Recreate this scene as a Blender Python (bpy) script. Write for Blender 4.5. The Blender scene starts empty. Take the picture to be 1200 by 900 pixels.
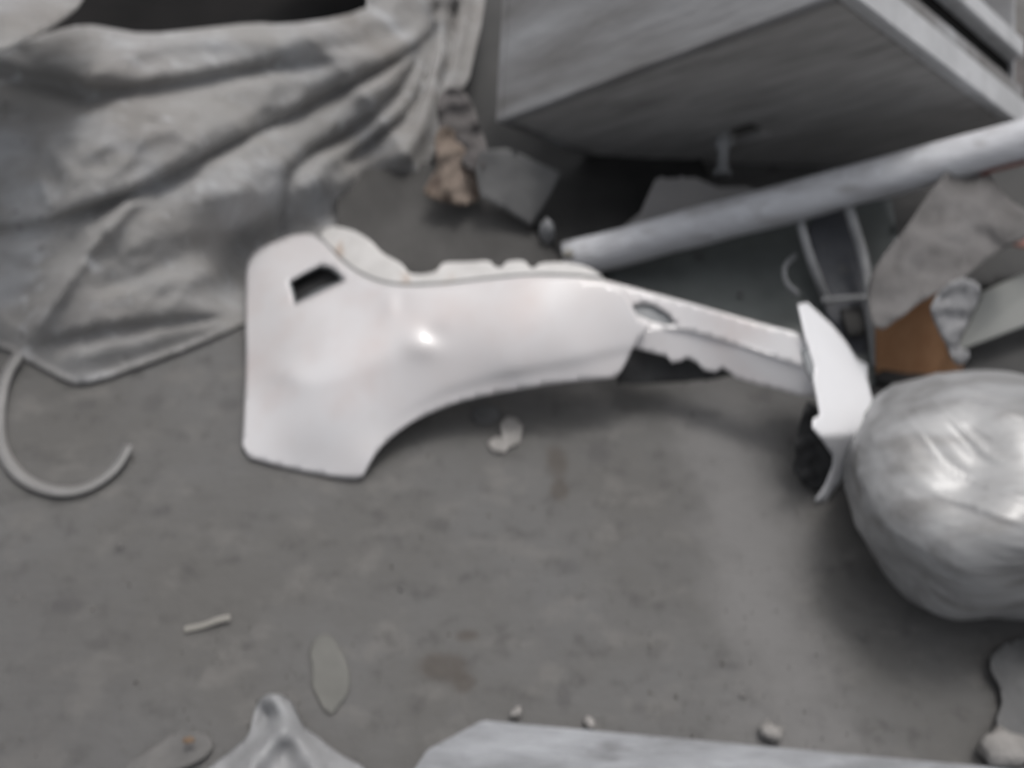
import bpy, bmesh, math, random
import numpy as np
from mathutils import Vector, noise
from mathutils.geometry import delaunay_2d_cdt

random.seed(7)
S = bpy.context.scene
COL = S.collection

# ---------------------------------------------------------------- camera
F = 1039.0; PITCH = math.radians(50.0); CAM_Z = 1.25
cam = bpy.data.cameras.new("camera"); co = bpy.data.objects.new("camera", cam); COL.objects.link(co)
cam.sensor_width = 36.0; cam.lens = F / 1200.0 * 36.0
cam.clip_start = 0.05; cam.clip_end = 300.0
co.location = (0, 0, CAM_Z); co.rotation_euler = (math.pi / 2 - PITCH, 0, 0)
cam.dof.use_dof = True; cam.dof.focus_distance = 0.62; cam.dof.aperture_fstop = 3.1
cam.dof.aperture_ratio = 1.4
S.camera = co

# ---------------------------------------------------------------- world, sun, exposure
SUN_EL = math.radians(68); SUN_AZ = math.radians(25)   # azimuth measured from +Y (away) towards +X (right)
w = bpy.data.worlds.new("World"); S.world = w; w.use_nodes = True
nt = w.node_tree; bg = nt.nodes["Background"]
sky = nt.nodes.new("ShaderNodeTexSky"); sky.sky_type = 'NISHITA'; sky.sun_disc = False
sky.sun_elevation = SUN_EL; sky.sun_rotation = SUN_AZ
sky.air_density = 1.0; sky.dust_density = 6.0; sky.ozone_density = 1.0
hs = nt.nodes.new("ShaderNodeHueSaturation"); hs.inputs["Saturation"].default_value = 0.22
nt.links.new(sky.outputs[0], hs.inputs["Color"]); nt.links.new(hs.outputs[0], bg.inputs["Color"])
bg.inputs["Strength"].default_value = 0.145
sun = bpy.data.lights.new("sun", 'SUN'); so = bpy.data.objects.new("sun", sun); COL.objects.link(so)
sun.energy = 0.85; sun.angle = math.radians(12); sun.color = (1.0, 0.97, 0.94)
sd = Vector((math.sin(SUN_AZ) * math.cos(SUN_EL), math.cos(SUN_AZ) * math.cos(SUN_EL), math.sin(SUN_EL)))
so.rotation_euler = sd.to_track_quat('Z', 'Y').to_euler(); so.location = sd * 10
S.view_settings.view_transform = 'Standard'; S.view_settings.look = 'None'
S.view_settings.exposure = -0.12; S.view_settings.gamma = 1.0; S.view_settings.use_curve_mapping = False

# ---------------------------------------------------------------- measuring helpers
RT = np.array([1.0, 0, 0]); UP = np.array([0, math.sin(PITCH), math.cos(PITCH)])
FW = np.array([0, math.cos(PITCH), -math.sin(PITCH)]); CP = np.array([0, 0, CAM_Z])
def ray(px, py): return RT * (px - 600) / F + UP * (450 - py) / F + FW
def at(px, py, z=0.0):
    r = ray(px, py); return Vector(CP + r * ((z - CAM_Z) / r[2]))
def atd(px, py, t): return Vector(CP + ray(px, py) * t)

# ---------------------------------------------------------------- materials
def mat(name, c1, c2=None, scale=8.0, rough=0.8, bump=0.0, bscale=None, stretch=(1, 1, 1), metallic=0.0,
        coat=0.0, coat_r=0.1, spots=None, detail=6.0, ramp=(0.35, 0.65), alpha=1.0, rvar=0.0, sheen=0.0, spec=0.5):
    m = bpy.data.materials.new(name); m.use_nodes = True
    n = m.node_tree; L = n.links; b = n.nodes["Principled BSDF"]
    tc = n.nodes.new("ShaderNodeTexCoord"); mp = n.nodes.new("ShaderNodeMapping")
    mp.inputs["Scale"].default_value = stretch; L.new(tc.outputs["Object"], mp.inputs["Vector"])
    ns = n.nodes.new("ShaderNodeTexNoise"); ns.inputs["Scale"].default_value = scale
    ns.inputs["Detail"].default_value = detail; ns.inputs["Roughness"].default_value = 0.6
    L.new(mp.outputs[0], ns.inputs["Vector"])
    cr = n.nodes.new("ShaderNodeValToRGB"); cr.color_ramp.elements[0].position = ramp[0]; cr.color_ramp.elements[1].position = ramp[1]
    cr.color_ramp.elements[0].color = (*c1, 1); cr.color_ramp.elements[1].color = (*(c2 or c1), 1)
    L.new(ns.outputs["Fac"], cr.inputs[0]); out = cr.outputs[0]
    for (sc, lo, hi, col, fac) in (spots or []):
        n2 = n.nodes.new("ShaderNodeTexNoise"); n2.inputs["Scale"].default_value = sc; n2.inputs["Detail"].default_value = 4
        L.new(mp.outputs[0], n2.inputs["Vector"])
        r2 = n.nodes.new("ShaderNodeMapRange"); r2.inputs["From Min"].default_value = lo; r2.inputs["From Max"].default_value = hi
        r2.inputs["To Max"].default_value = fac
        L.new(n2.outputs["Fac"], r2.inputs["Value"])
        mx = n.nodes.new("ShaderNodeMix"); mx.data_type = 'RGBA'
        L.new(r2.outputs[0], mx.inputs["Factor"]); L.new(out, mx.inputs[6]); mx.inputs[7].default_value = (*col, 1)
        out = mx.outputs[2]
    L.new(out, b.inputs["Base Color"])
    b.inputs["Roughness"].default_value = rough; b.inputs["Metallic"].default_value = metallic
    b.inputs["Coat Weight"].default_value = coat; b.inputs["Coat Roughness"].default_value = coat_r
    b.inputs["Alpha"].default_value = alpha; b.inputs["Specular IOR Level"].default_value = spec
    if rvar:
        r3 = n.nodes.new("ShaderNodeMapRange"); r3.inputs["To Min"].default_value = rough - rvar; r3.inputs["To Max"].default_value = rough + rvar
        L.new(ns.outputs["Fac"], r3.inputs["Value"]); L.new(r3.outputs[0], b.inputs["Roughness"])
    if bump:
        n3 = n.nodes.new("ShaderNodeTexNoise"); n3.inputs["Scale"].default_value = bscale or scale * 4; n3.inputs["Detail"].default_value = 6
        L.new(mp.outputs[0], n3.inputs["Vector"])
        bp = n.nodes.new("ShaderNodeBump"); bp.inputs["Strength"].default_value = bump; bp.inputs["Distance"].default_value = 0.01
        L.new(n3.outputs["Fac"], bp.inputs["Height"]); L.new(bp.outputs[0], b.inputs["Normal"])
    return m

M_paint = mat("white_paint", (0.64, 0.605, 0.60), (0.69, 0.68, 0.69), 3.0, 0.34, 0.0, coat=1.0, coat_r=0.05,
              spots=[(6, 0.52, 0.72, (0.56, 0.47, 0.445), 0.6), (40, 0.6, 0.75, (0.6, 0.56, 0.54), 0.25)], rvar=0.1)  # pinkish spots put a reddish reflection into the paint colour
M_under = mat("flange_primer", (0.56, 0.545, 0.53), (0.64, 0.625, 0.61), 20.0, 0.5, 0.05, spots=[(14, 0.62, 0.72, (0.42, 0.30, 0.22), 0.6)])
M_paint_lit = mat("lit_white_paint", (0.80, 0.80, 0.82), (0.83, 0.83, 0.85), 10.0, 0.4)  # fender paint made lighter for the end plate, which catches the light
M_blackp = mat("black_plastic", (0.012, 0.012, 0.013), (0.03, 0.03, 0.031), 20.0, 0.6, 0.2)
M_greyp = mat("grey_plastic", (0.16, 0.17, 0.18), (0.22, 0.23, 0.24), 20.0, 0.5, 0.1)
M_slot = mat("slot_grey", (0.25, 0.26, 0.27), (0.31, 0.32, 0.33), 20.0, 0.5, 0.1)
M_tarp = mat("dusty_tarp", (0.265, 0.257, 0.247), (0.33, 0.326, 0.324), 3.5, 0.85, 0.55, 17, stretch=(1, 2.6, 1), spec=0.25,
             spots=[(5, 0.54, 0.70, (0.46, 0.47, 0.49), 0.6), (16, 0.60, 0.72, (0.58, 0.59, 0.61), 0.5), (2.2, 0.5, 0.7, (0.19, 0.173, 0.162), 0.5), (28, 0.66, 0.74, (0.05, 0.045, 0.045), 0.5)])
M_darkboard = mat("dark_board", (0.055, 0.053, 0.051), (0.09, 0.087, 0.084), 7.0, 0.85, 0.2, 60)
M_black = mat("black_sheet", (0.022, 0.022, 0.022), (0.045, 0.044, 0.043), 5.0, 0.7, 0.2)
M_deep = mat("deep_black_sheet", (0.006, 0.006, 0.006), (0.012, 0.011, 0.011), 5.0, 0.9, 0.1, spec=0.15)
M_wood = mat("dusty_wood", (0.16, 0.153, 0.148), (0.24, 0.237, 0.237), 4.0, 0.85, 0.3, 30, stretch=(0.7, 3, 3),
             spots=[(1.7, 0.46, 0.66, (0.42, 0.425, 0.44), 0.85)])
M_woodB = mat("weathered_plywood", (0.34, 0.33, 0.325), (0.52, 0.512, 0.505), 5.0, 0.85, 0.4, 30, stretch=(1, 6, 3),
              spots=[(7, 0.58, 0.72, (0.16, 0.153, 0.15), 0.7)])
M_woodC = mat("dusty_rim", (0.46, 0.465, 0.475), (0.58, 0.585, 0.60), 9.0, 0.85, 0.3, 30, spots=[(9, 0.58, 0.68, (0.15, 0.15, 0.15), 0.7)])
M_pole = mat("dusty_pole", (0.52, 0.525, 0.55), (0.66, 0.67, 0.70), 4.0, 0.7, 0.4, 30, stretch=(1, 8, 8),
             spots=[(5, 0.52, 0.7, (0.32, 0.31, 0.31), 0.7), (14, 0.6, 0.7, (0.78, 0.8, 0.84), 0.6)])
M_red = mat("faded_red_paint", (0.32, 0.10, 0.075), (0.25, 0.14, 0.12), 20, 0.8)
M_plank = mat("dusty_plank", (0.23, 0.235, 0.245), (0.38, 0.39, 0.41), 5.0, 0.85, 0.4, 30, stretch=(1.5, 8, 4),
              spots=[(6, 0.55, 0.68, (0.15, 0.15, 0.155), 0.8)])
M_film = mat("stretch_film", (0.23, 0.23, 0.232), (0.31, 0.312, 0.317), 5.0, 0.42, 0.2, 9, stretch=(0.8, 6, 8), coat=0.45, coat_r=0.2,
             spots=[(4, 0.5, 0.7, (0.115, 0.11, 0.106), 0.7)])
M_bag = mat("translucent_bag", (0.23, 0.23, 0.234), (0.29, 0.293, 0.30), 9.0, 0.45, 0.3, 30)
M_beige = mat("beige_cloth", (0.19, 0.15, 0.12), (0.27, 0.22, 0.185), 14.0, 0.95, 0.5, 60, spots=[(25, 0.55, 0.7, (0.10, 0.06, 0.05), 0.5)])
M_pinkg = mat("grey_rag", (0.10, 0.092, 0.09), (0.16, 0.148, 0.146), 14.0, 0.95, 0.5, 60)
M_greys = mat("grey_scrap", (0.10, 0.10, 0.101), (0.14, 0.14, 0.14), 12.0, 0.8, 0.2, 60)
M_greys2 = mat("dull_film", (0.22, 0.22, 0.225), (0.34, 0.34, 0.35), 25.0, 0.6, 0.3, 60)
M_lgrey = mat("light_grey_board", (0.25, 0.245, 0.245), (0.30, 0.29, 0.285), 9.0, 0.8, 0.2)
M_teal = mat("dark_green_grey_metal", (0.11, 0.12, 0.117), (0.17, 0.185, 0.18), 6.0, 0.5, 0.2)
M_frame = mat("frame_metal", (0.24, 0.245, 0.25), (0.33, 0.335, 0.345), 20.0, 0.6, 0.2)
M_blued = mat("dark_blue_plastic", (0.07, 0.075, 0.087), (0.11, 0.113, 0.126), 14.0, 0.6, 0.2, spots=[(22, 0.6, 0.7, (0.14, 0.135, 0.13), 0.6)])
M_cardg = mat("dusty_grey_canvas", (0.10, 0.095, 0.093), (0.18, 0.173, 0.171), 9.0, 0.9, 0.4, 40, spots=[(5, 0.5, 0.7, (0.10, 0.095, 0.095), 0.6)])
M_brown = mat("brown_cardboard", (0.34, 0.17, 0.082), (0.42, 0.23, 0.12), 8.0, 0.85, 0.15, stretch=(3, 3, 1))
M_pale = mat("pale_board", (0.27, 0.275, 0.26), (0.31, 0.315, 0.30), 6.0, 0.7)
M_strap = mat("grey_strap", (0.20, 0.196, 0.192), (0.255, 0.25, 0.245), 14.0, 0.5)
M_fl = mat("dusty_wrapper", (0.12, 0.117, 0.114), (0.155, 0.15, 0.145), 12.0, 0.8, 0.2)
M_stone = mat("pale_stone", (0.24, 0.23, 0.22), (0.34, 0.325, 0.31), 30.0, 0.9, 0.3)
M_scrapg = mat("greenish_paper", (0.132, 0.131, 0.120), (0.162, 0.160, 0.148), 12.0, 0.8)
M_cream = mat("cream_scrap", (0.27, 0.26, 0.235), (0.34, 0.325, 0.295), 12.0, 0.8)
M_orange = mat("orange_scrap", (0.18, 0.115, 0.07), (0.15, 0.11, 0.075), 12.0, 0.8)
M_grit = mat("grit", (0.08, 0.077, 0.072), (0.17, 0.162, 0.155), 3.0, 0.95)

# floor material: concrete with dust, stains of their own shape and a pale band
def floor_mat():
    m = bpy.data.materials.new("concrete_floor"); m.use_nodes = True
    n = m.node_tree; L = n.links; b = n.nodes["Principled BSDF"]
    tc = n.nodes.new("ShaderNodeTexCoord")
    def noise_(sc, det=6, st=(1, 1, 1), r=0.6, rz=0.0):
        mp = n.nodes.new("ShaderNodeMapping"); mp.inputs["Scale"].default_value = st; mp.inputs["Rotation"].default_value = (0, 0, rz)
        L.new(tc.outputs["Object"], mp.inputs["Vector"])
        a = n.nodes.new("ShaderNodeTexNoise"); a.inputs["Scale"].default_value = sc; a.inputs["Detail"].default_value = det
        a.inputs["Roughness"].default_value = r
        L.new(mp.outputs[0], a.inputs["Vector"]); return a.outputs["Fac"]
    def mapr(v, lo, hi, a=0.0, c=1.0):
        r = n.nodes.new("ShaderNodeMapRange"); r.inputs["From Min"].default_value = lo; r.inputs["From Max"].default_value = hi
        r.inputs["To Min"].default_value = a; r.inputs["To Max"].default_value = c
        r.interpolation_type = 'SMOOTHSTEP'; L.new(v, r.inputs["Value"]); return r.outputs[0]
    def mix(f, a, c):
        x = n.nodes.new("ShaderNodeMix"); x.data_type = 'RGBA'; L.new(f, x.inputs["Factor"])
        if isinstance(a, tuple): x.inputs[6].default_value = (*a, 1)
        else: L.new(a, x.inputs[6])
        x.inputs[7].default_value = (*c, 1); return x.outputs[2]
    x = mix(mapr(noise_(2.3), 0.35, 0.65), (0.112, 0.108, 0.103), (0.134, 0.132, 0.130))
    x = mix(mapr(noise_(11, 8, (1, 1.5, 1), rz=0.25), 0.50, 0.68, 0, 0.55), x, (0.172, 0.165, 0.156))
    x = mix(mapr(noise_(19, 6, (1, 1.3, 1), rz=0.25), 0.52, 0.70, 0, 0.6), x, (0.070, 0.067, 0.066))
    x = mix(mapr(noise_(1.3), 0.50, 0.66, 0, 0.5), x, (0.092, 0.089, 0.089))
    sep = n.nodes.new("ShaderNodeSeparateXYZ"); L.new(tc.outputs["Object"], sep.inputs[0])
    wn = noise_(9, 5)
    def stain(px, py, rx, ry, col, fac, rot=0.0, soft=0.5):
        nonlocal x
        c = at(px, py, 0)
        mp = n.nodes.new("ShaderNodeMapping"); mp.vector_type = 'TEXTURE'
        mp.inputs["Location"].default_value = (c.x, c.y, 0); mp.inputs["Rotation"].default_value = (0, 0, rot)
        mp.inputs["Scale"].default_value = (rx, ry, 1)
        L.new(tc.outputs["Object"], mp.inputs["Vector"])
        ln = n.nodes.new("ShaderNodeVectorMath"); ln.operation = 'LENGTH'; L.new(mp.outputs[0], ln.inputs[0])
        ad = n.nodes.new("ShaderNodeMath"); ad.operation = 'MULTIPLY_ADD'; L.new(wn, ad.inputs[0]); ad.inputs[1].default_value = 2.6
        L.new(ln.outputs["Value"], ad.inputs[2])
        x = mix(mapr(ad.outputs[0], 2.25 + soft, 2.25 - soft, 0, fac), x, col)
    stain(880, 640, 0.075, 0.55, (0.190, 0.186, 0.183), 0.8, 0.05, 0.8)      # pale band
    for a in [(650, 540, 0.02, 0.035), (655, 575, 0.015, 0.02), (545, 745, 0.018, 0.01), (545, 800, 0.014, 0.014), (520, 780, 0.03, 0.02)]:
        stain(*a, (0.07, 0.058, 0.048), 0.6)
    for a in [(82, 710, 0.02, 0.012), (140, 645, 0.014, 0.012), (270, 475, 0.02, 0.016), (180, 470, 0.02, 0.02), (750, 830, 0.014, 0.012),
              (665, 665, 0.02, 0.014), (100, 475, 0.02, 0.012), (190, 600, 0.02, 0.01), (660, 815, 0.01, 0.02), (700, 530, 0.02, 0.02), (855, 780, 0.03, 0.01)]:
        stain(*a, (0.065, 0.062, 0.064), 0.4)
    L.new(x, b.inputs["Base Color"]); b.inputs["Roughness"].default_value = 0.88
    bp = n.nodes.new("ShaderNodeBump"); bp.inputs["Strength"].default_value = 0.5; bp.inputs["Distance"].default_value = 0.006
    L.new(noise_(38, 8, (1, 1.8, 1)), bp.inputs["Height"]); L.new(bp.outputs[0], b.inputs["Normal"])
    return m

# ---------------------------------------------------------------- mesh helpers
def tag(o, label=None, cat=None, group=None, kind=None):
    if label: o['label'] = label
    if cat: o['category'] = cat
    if group: o['group'] = group
    if kind: o['kind'] = kind
    return o
def thing(name, loc, label, cat, group=None):
    o = bpy.data.objects.new(name, None); COL.objects.link(o); o.location = loc
    o.empty_display_size = 0.05
    bpy.context.view_layer.update()
    return tag(o, label, cat, group)
def link(name, me, m, parent=None, smooth=True):
    o = bpy.data.objects.new(name, me); COL.objects.link(o)
    me.materials.append(m)
    if smooth: me.polygons.foreach_set('use_smooth', [True] * len(me.polygons))
    if parent: o.parent = parent; o.location = -parent.location
    return o
def seg_dist(P, poly):
    """distance and signed side of points P (n,2) to an open polyline"""
    best = np.full(len(P), 1e9); side = np.zeros(len(P)); par = np.zeros(len(P)); acc = 0.0
    tot = sum(math.dist(poly[i], poly[i + 1]) for i in range(len(poly) - 1))
    for i in range(len(poly) - 1):
        a = np.array(poly[i], float); b = np.array(poly[i + 1], float); d = b - a; l2 = d @ d
        t = np.clip(((P - a) @ d) / l2, 0, 1); q = a + t[:, None] * d; r = P - q
        ds = np.hypot(r[:, 0], r[:, 1]); s = d[0] * r[:, 1] - d[1] * r[:, 0]
        k = ds < best; best[k] = ds[k]; side[k] = np.sign(s[k]); par[k] = (acc + t[k] * math.sqrt(l2)) / tot
        acc += math.sqrt(l2)
    return best, side, par
def tps(ctrl):
    """thin plate spline height through control points (x, y, h)"""
    c = np.array(ctrl, float); X = c[:, :2] / 100.0; n = len(X)
    def U(r2): return np.where(r2 > 0, r2 * np.log(np.maximum(r2, 1e-12)) * 0.5, 0)
    K = U(((X[:, None] - X[None]) ** 2).sum(-1)) + np.eye(n) * 0.02
    Pm = np.c_[np.ones(n), X]; A = np.zeros((n + 3, n + 3)); A[:n, :n] = K; A[:n, n:] = Pm; A[n:, :n] = Pm.T
    sol = np.linalg.solve(A, np.r_[c[:, 2], np.zeros(3)])
    def f(P):
        P = np.asarray(P, float) / 100.0
        return U(((P[:, None] - X[None]) ** 2).sum(-1)) @ sol[:n] + np.c_[np.ones(len(P)), P] @ sol[n:]
    return f
def resample(poly, step):
    out = []
    for i in range(len(poly)):
        a = poly[i]; b = poly[(i + 1) % len(poly)]; d = math.dist(a, b); k = max(1, int(round(d / step)))
        for j in range(k): out.append((a[0] + (b[0] - a[0]) * j / k, a[1] + (b[1] - a[1]) * j / k))
    return out
def smooth_closed(poly, n=1, keep=0.25):
    for _ in range(n):
        q = []
        for i in range(len(poly)):
            a = poly[i]; b = poly[(i + 1) % len(poly)]
            q.append((a[0] * (1 - keep) + b[0] * keep, a[1] * (1 - keep) + b[1] * keep))
            q.append((a[0] * keep + b[0] * (1 - keep), a[1] * keep + b[1] * (1 - keep)))
        poly = q
    return poly
def inside(P, poly):
    x, y = P[:, 0], P[:, 1]; r = np.zeros(len(P), bool); j = len(poly) - 1
    for i in range(len(poly)):
        xi, yi = poly[i]; xj, yj = poly[j]
        if yi != yj: r ^= ((yi > y) != (yj > y)) & (x < (xj - xi) * (y - yi) / (yj - yi) + xi)
        j = i
    return r
def sheet(name, outline, hfun, m, parent=None, step=6, thick=0.002, hole=None, soft=1, smooth=True, off=-1):
    """a curved sheet of real thickness; outline measured on the photo, hfun gives each point's height above the floor"""
    out = resample(smooth_closed(outline, soft) if soft else outline, step)
    pts = list(out); faces = [list(range(len(out)))]
    if hole:
        h = resample(hole, step); faces.append(list(range(len(pts), len(pts) + len(h)))); pts += h
    xs = [p[0] for p in out]; ys = [p[1] for p in out]
    gx, gy = np.meshgrid(np.arange(min(xs), max(xs), step), np.arange(min(ys), max(ys), step))
    gx = gx + (np.arange(gx.shape[0]) % 2)[:, None] * step * 0.5
    G = np.c_[gx.ravel(), gy.ravel()]; G = G[inside(G, out)]
    d, _, _ = seg_dist(G, out + [out[0]]); G = G[d > step * 0.45]
    if hole:
        G = G[~inside(G, h)]; d, _, _ = seg_dist(G, h + [h[0]]); G = G[d > step * 0.45]
    allp = [Vector(p) for p in pts] + [Vector(p) for p in G]
    edges = [(f[i], f[(i + 1) % len(f)]) for f in faces for i in range(len(f))]
    v, e, f, *_ = delaunay_2d_cdt(allp, edges, [], 0, 1e-6)
    V = np.array([tuple(p) for p in v]); cen = np.array([V[list(t)].mean(0) for t in f]); ok = inside(cen, out)
    if hole: ok &= ~inside(cen, h)
    H = hfun(V)
    co3 = [at(V[i, 0], V[i, 1], H[i]) for i in range(len(V))]
    fs = [list(t) for t, k in zip(f, ok) if k]
    me = bpy.data.meshes.new(name); me.from_pydata(co3, [], fs)
    bm = bmesh.new(); bm.from_mesh(me)
    bmesh.ops.delete(bm, geom=[q for q in bm.verts if not q.link_faces], context='VERTS')
    bm.normal_update()
    cp = Vector(CP)
    if sum(((cp - q.calc_center_median()).dot(q.normal)) for q in bm.faces) < 0:
        bmesh.ops.reverse_faces(bm, faces=bm.faces)
    bm.to_mesh(me); bm.free()
    o = link(name, me, m, parent, smooth)
    if thick:
        md = o.modifiers.new("thickness", 'SOLIDIFY'); md.thickness = thick; md.offset = off; md.use_even_offset = False
    return o
def const(z): return lambda P: np.full(len(P), z)
def ramp3(p1, p2, p3):
    """height plane through three (x, y, h) points, linear over the measured coordinates"""
    A = np.array([[p[0], p[1], 1] for p in (p1, p2, p3)], float); s = np.linalg.solve(A, [p[2] for p in (p1, p2, p3)])
    return lambda P: P[:, 0] * s[0] + P[:, 1] * s[1] + s[2]
def fract(P, sc, seed=0.0, octv=4):
    return np.array([noise.fractal(Vector((p[0] / sc, p[1] / sc, seed)), 1.0, 2.0, octv) for p in P])
def crumple(base, amp, sc, seed):
    """creased facets: the upper envelope of many tilted planes, slightly softened"""
    rr = random.Random(seed); pl = [(rr.uniform(0, 6.283), rr.uniform(0.4, 1.0), rr.uniform(0, 6.283)) for _ in range(7)]
    def f(P):
        r = base(P); X = P / (sc * 1.6); tot = 0
        for k, (a, wgt, ph) in enumerate(pl):
            u = (X[:, 0] * math.cos(a) + X[:, 1] * math.sin(a)) * (1 + 0.35 * k) + ph + 0.5 * fract(P, sc * 2.5, seed + k, 2)
            tot = tot + wgt / (1 + 0.35 * k) * (2 * np.abs((u / 2) % 1 * 2 - 1) - 1)
        return np.maximum(r + amp * 0.5 * tot + amp * 0.25 * fract(P, sc * 0.6, seed, 3), 0.001)
    return f
def board(name, corners, thick, m, parent=None, bevel=0.003, dirv=None):
    """a flat board: top corners in 3D, thickness along -normal"""
    c = [Vector(p) for p in corners]; n = dirv or (c[1] - c[0]).cross(c[2] - c[0]).normalized()
    if n.z < 0: n = -n
    bm = bmesh.new(); t = [bm.verts.new(p) for p in c]; b = [bm.verts.new(p - n * thick) for p in c]
    bm.faces.new(t); bm.faces.new(b[::-1])
    for i in range(len(c)): bm.faces.new((t[i], b[i], b[(i + 1) % len(c)], t[(i + 1) % len(c)]))
    bmesh.ops.recalc_face_normals(bm, faces=bm.faces)
    if bevel: bmesh.ops.bevel(bm, geom=list(bm.edges), offset=bevel, segments=2, affect='EDGES')
    me = bpy.data.meshes.new(name); bm.to_mesh(me); bm.free()
    return link(name, me, m, parent, False)
def tube(name, pts, rad, m, parent=None, seg=14, cap=True, flat=None, jitter=0.0, smooth_n=2):
    pts = [Vector(p) for p in pts]
    for _ in range(smooth_n):
        q = [pts[0]]
        for i in range(len(pts) - 1): q += [pts[i].lerp(pts[i + 1], 0.25), pts[i].lerp(pts[i + 1], 0.75)]
        pts = q + [pts[-1]]
    if jitter:
        q = []
        for i in range(len(pts) - 1):
            k = 24
            for j in range(k): q.append(pts[i].lerp(pts[i + 1], j / k))
        pts = q + [pts[-1]]
    bm = bmesh.new(); rings = []
    for i, p in enumerate(pts):
        d = (pts[min(i + 1, len(pts) - 1)] - pts[max(i - 1, 0)]).normalized()
        u = d.cross(Vector((0, 0, 1))); u = u.normalized() if u.length > 1e-3 else Vector((1, 0, 0)); v = u.cross(d)
        r = rad[i * (len(rad) - 1) // max(1, len(pts) - 1)] if isinstance(rad, (list, tuple)) else rad
        ring = []
        for k in range(seg):
            a = 2 * math.pi * k / seg; ru, rv = (r, r) if not flat else flat
            rr = 1 + (jitter * noise.noise(Vector((p.x * 9 + math.cos(a), p.y * 9 + math.sin(a), p.z * 9))) if jitter else 0)
            ring.append(bm.verts.new(p + (u * math.cos(a) * ru + v * math.sin(a) * rv) * rr))
        rings.append(ring)
    for a, b in zip(rings, rings[1:]):
        for k in range(seg): bm.faces.new((a[k], a[(k + 1) % seg], b[(k + 1) % seg], b[k]))
    if cap: bm.faces.new(rings[0]); bm.faces.new(rings[-1][::-1])
    bmesh.ops.recalc_face_normals(bm, faces=bm.faces)
    me = bpy.data.meshes.new(name); bm.to_mesh(me); bm.free(); return link(name, me, m, parent)
def lump(name, loc, size, m, parent=None, seed=0, amp=0.25, sub=3, rz=0.0):
    bm = bmesh.new(); bmesh.ops.create_icosphere(bm, subdivisions=sub, radius=1)
    for v in bm.verts:
        k = 1 + amp * noise.fractal(v.co * 1.3 + Vector((seed * 7.1, seed, 3)), 1.0, 2.0, 3)
        c = v.co * k; c = Vector((c.x * size[0], c.y * size[1], c.z * size[2]))
        v.co = Vector((c.x * math.cos(rz) - c.y * math.sin(rz), c.x * math.sin(rz) + c.y * math.cos(rz), c.z))
    zmin = min(v.co.z for v in bm.verts)
    for v in bm.verts: v.co += Vector(loc) - Vector((0, 0, zmin))
    me = bpy.data.meshes.new(name); bm.to_mesh(me); bm.free()
    return link(name, me, m, parent)

# ================================================================ SETTING
M_floor = floor_mat()
me = bpy.data.meshes.new("concrete_floor")
me.from_pydata([(-60, -60, 0), (60, -60, 0), (60, 60, 0), (-60, 60, 0)], [], [(0, 1, 2, 3)])
fl = link("concrete_floor", me, M_floor, None, False); fl['kind'] = 'structure'

# ================================================================ TARP
TP = [(-170, 425), (-60, 385), (0, 405), (40, 425), (70, 442), (92, 450), (130, 440), (200, 415), (262, 390), (300, 372), (340, 350),
      (400, 300), (425, 222), (438, 208), (460, 209), (482, 213), (497, 205), (510, 180), (522, 150), (532, 105), (548, 100),
      (556, 60), (566, 20), (574, -60), (560, -150), (300, -150), (400, -40), (440, 5), (400, 20), (330, 29), (300, 26), (230, 34), (170, 40), (130, 33), (100, 28), (60, 36), (20, 52), (-20, 70), (-100, 90), (-190, 120)]
LOW = [(-170, 425), (-60, 385), (0, 405), (92, 450), (262, 390), (340, 350), (400, 300), (438, 214), (500, 215), (540, 105), (574, -60)]
def G(line, w, a): return ('g', line, w, a)      # rounded ridge or groove
def K(line, w, a): return ('k', line, w, a)      # sharp ridge or groove
def T(line, w, a): return ('t', line, w, a)      # step: a layer lying over another
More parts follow.
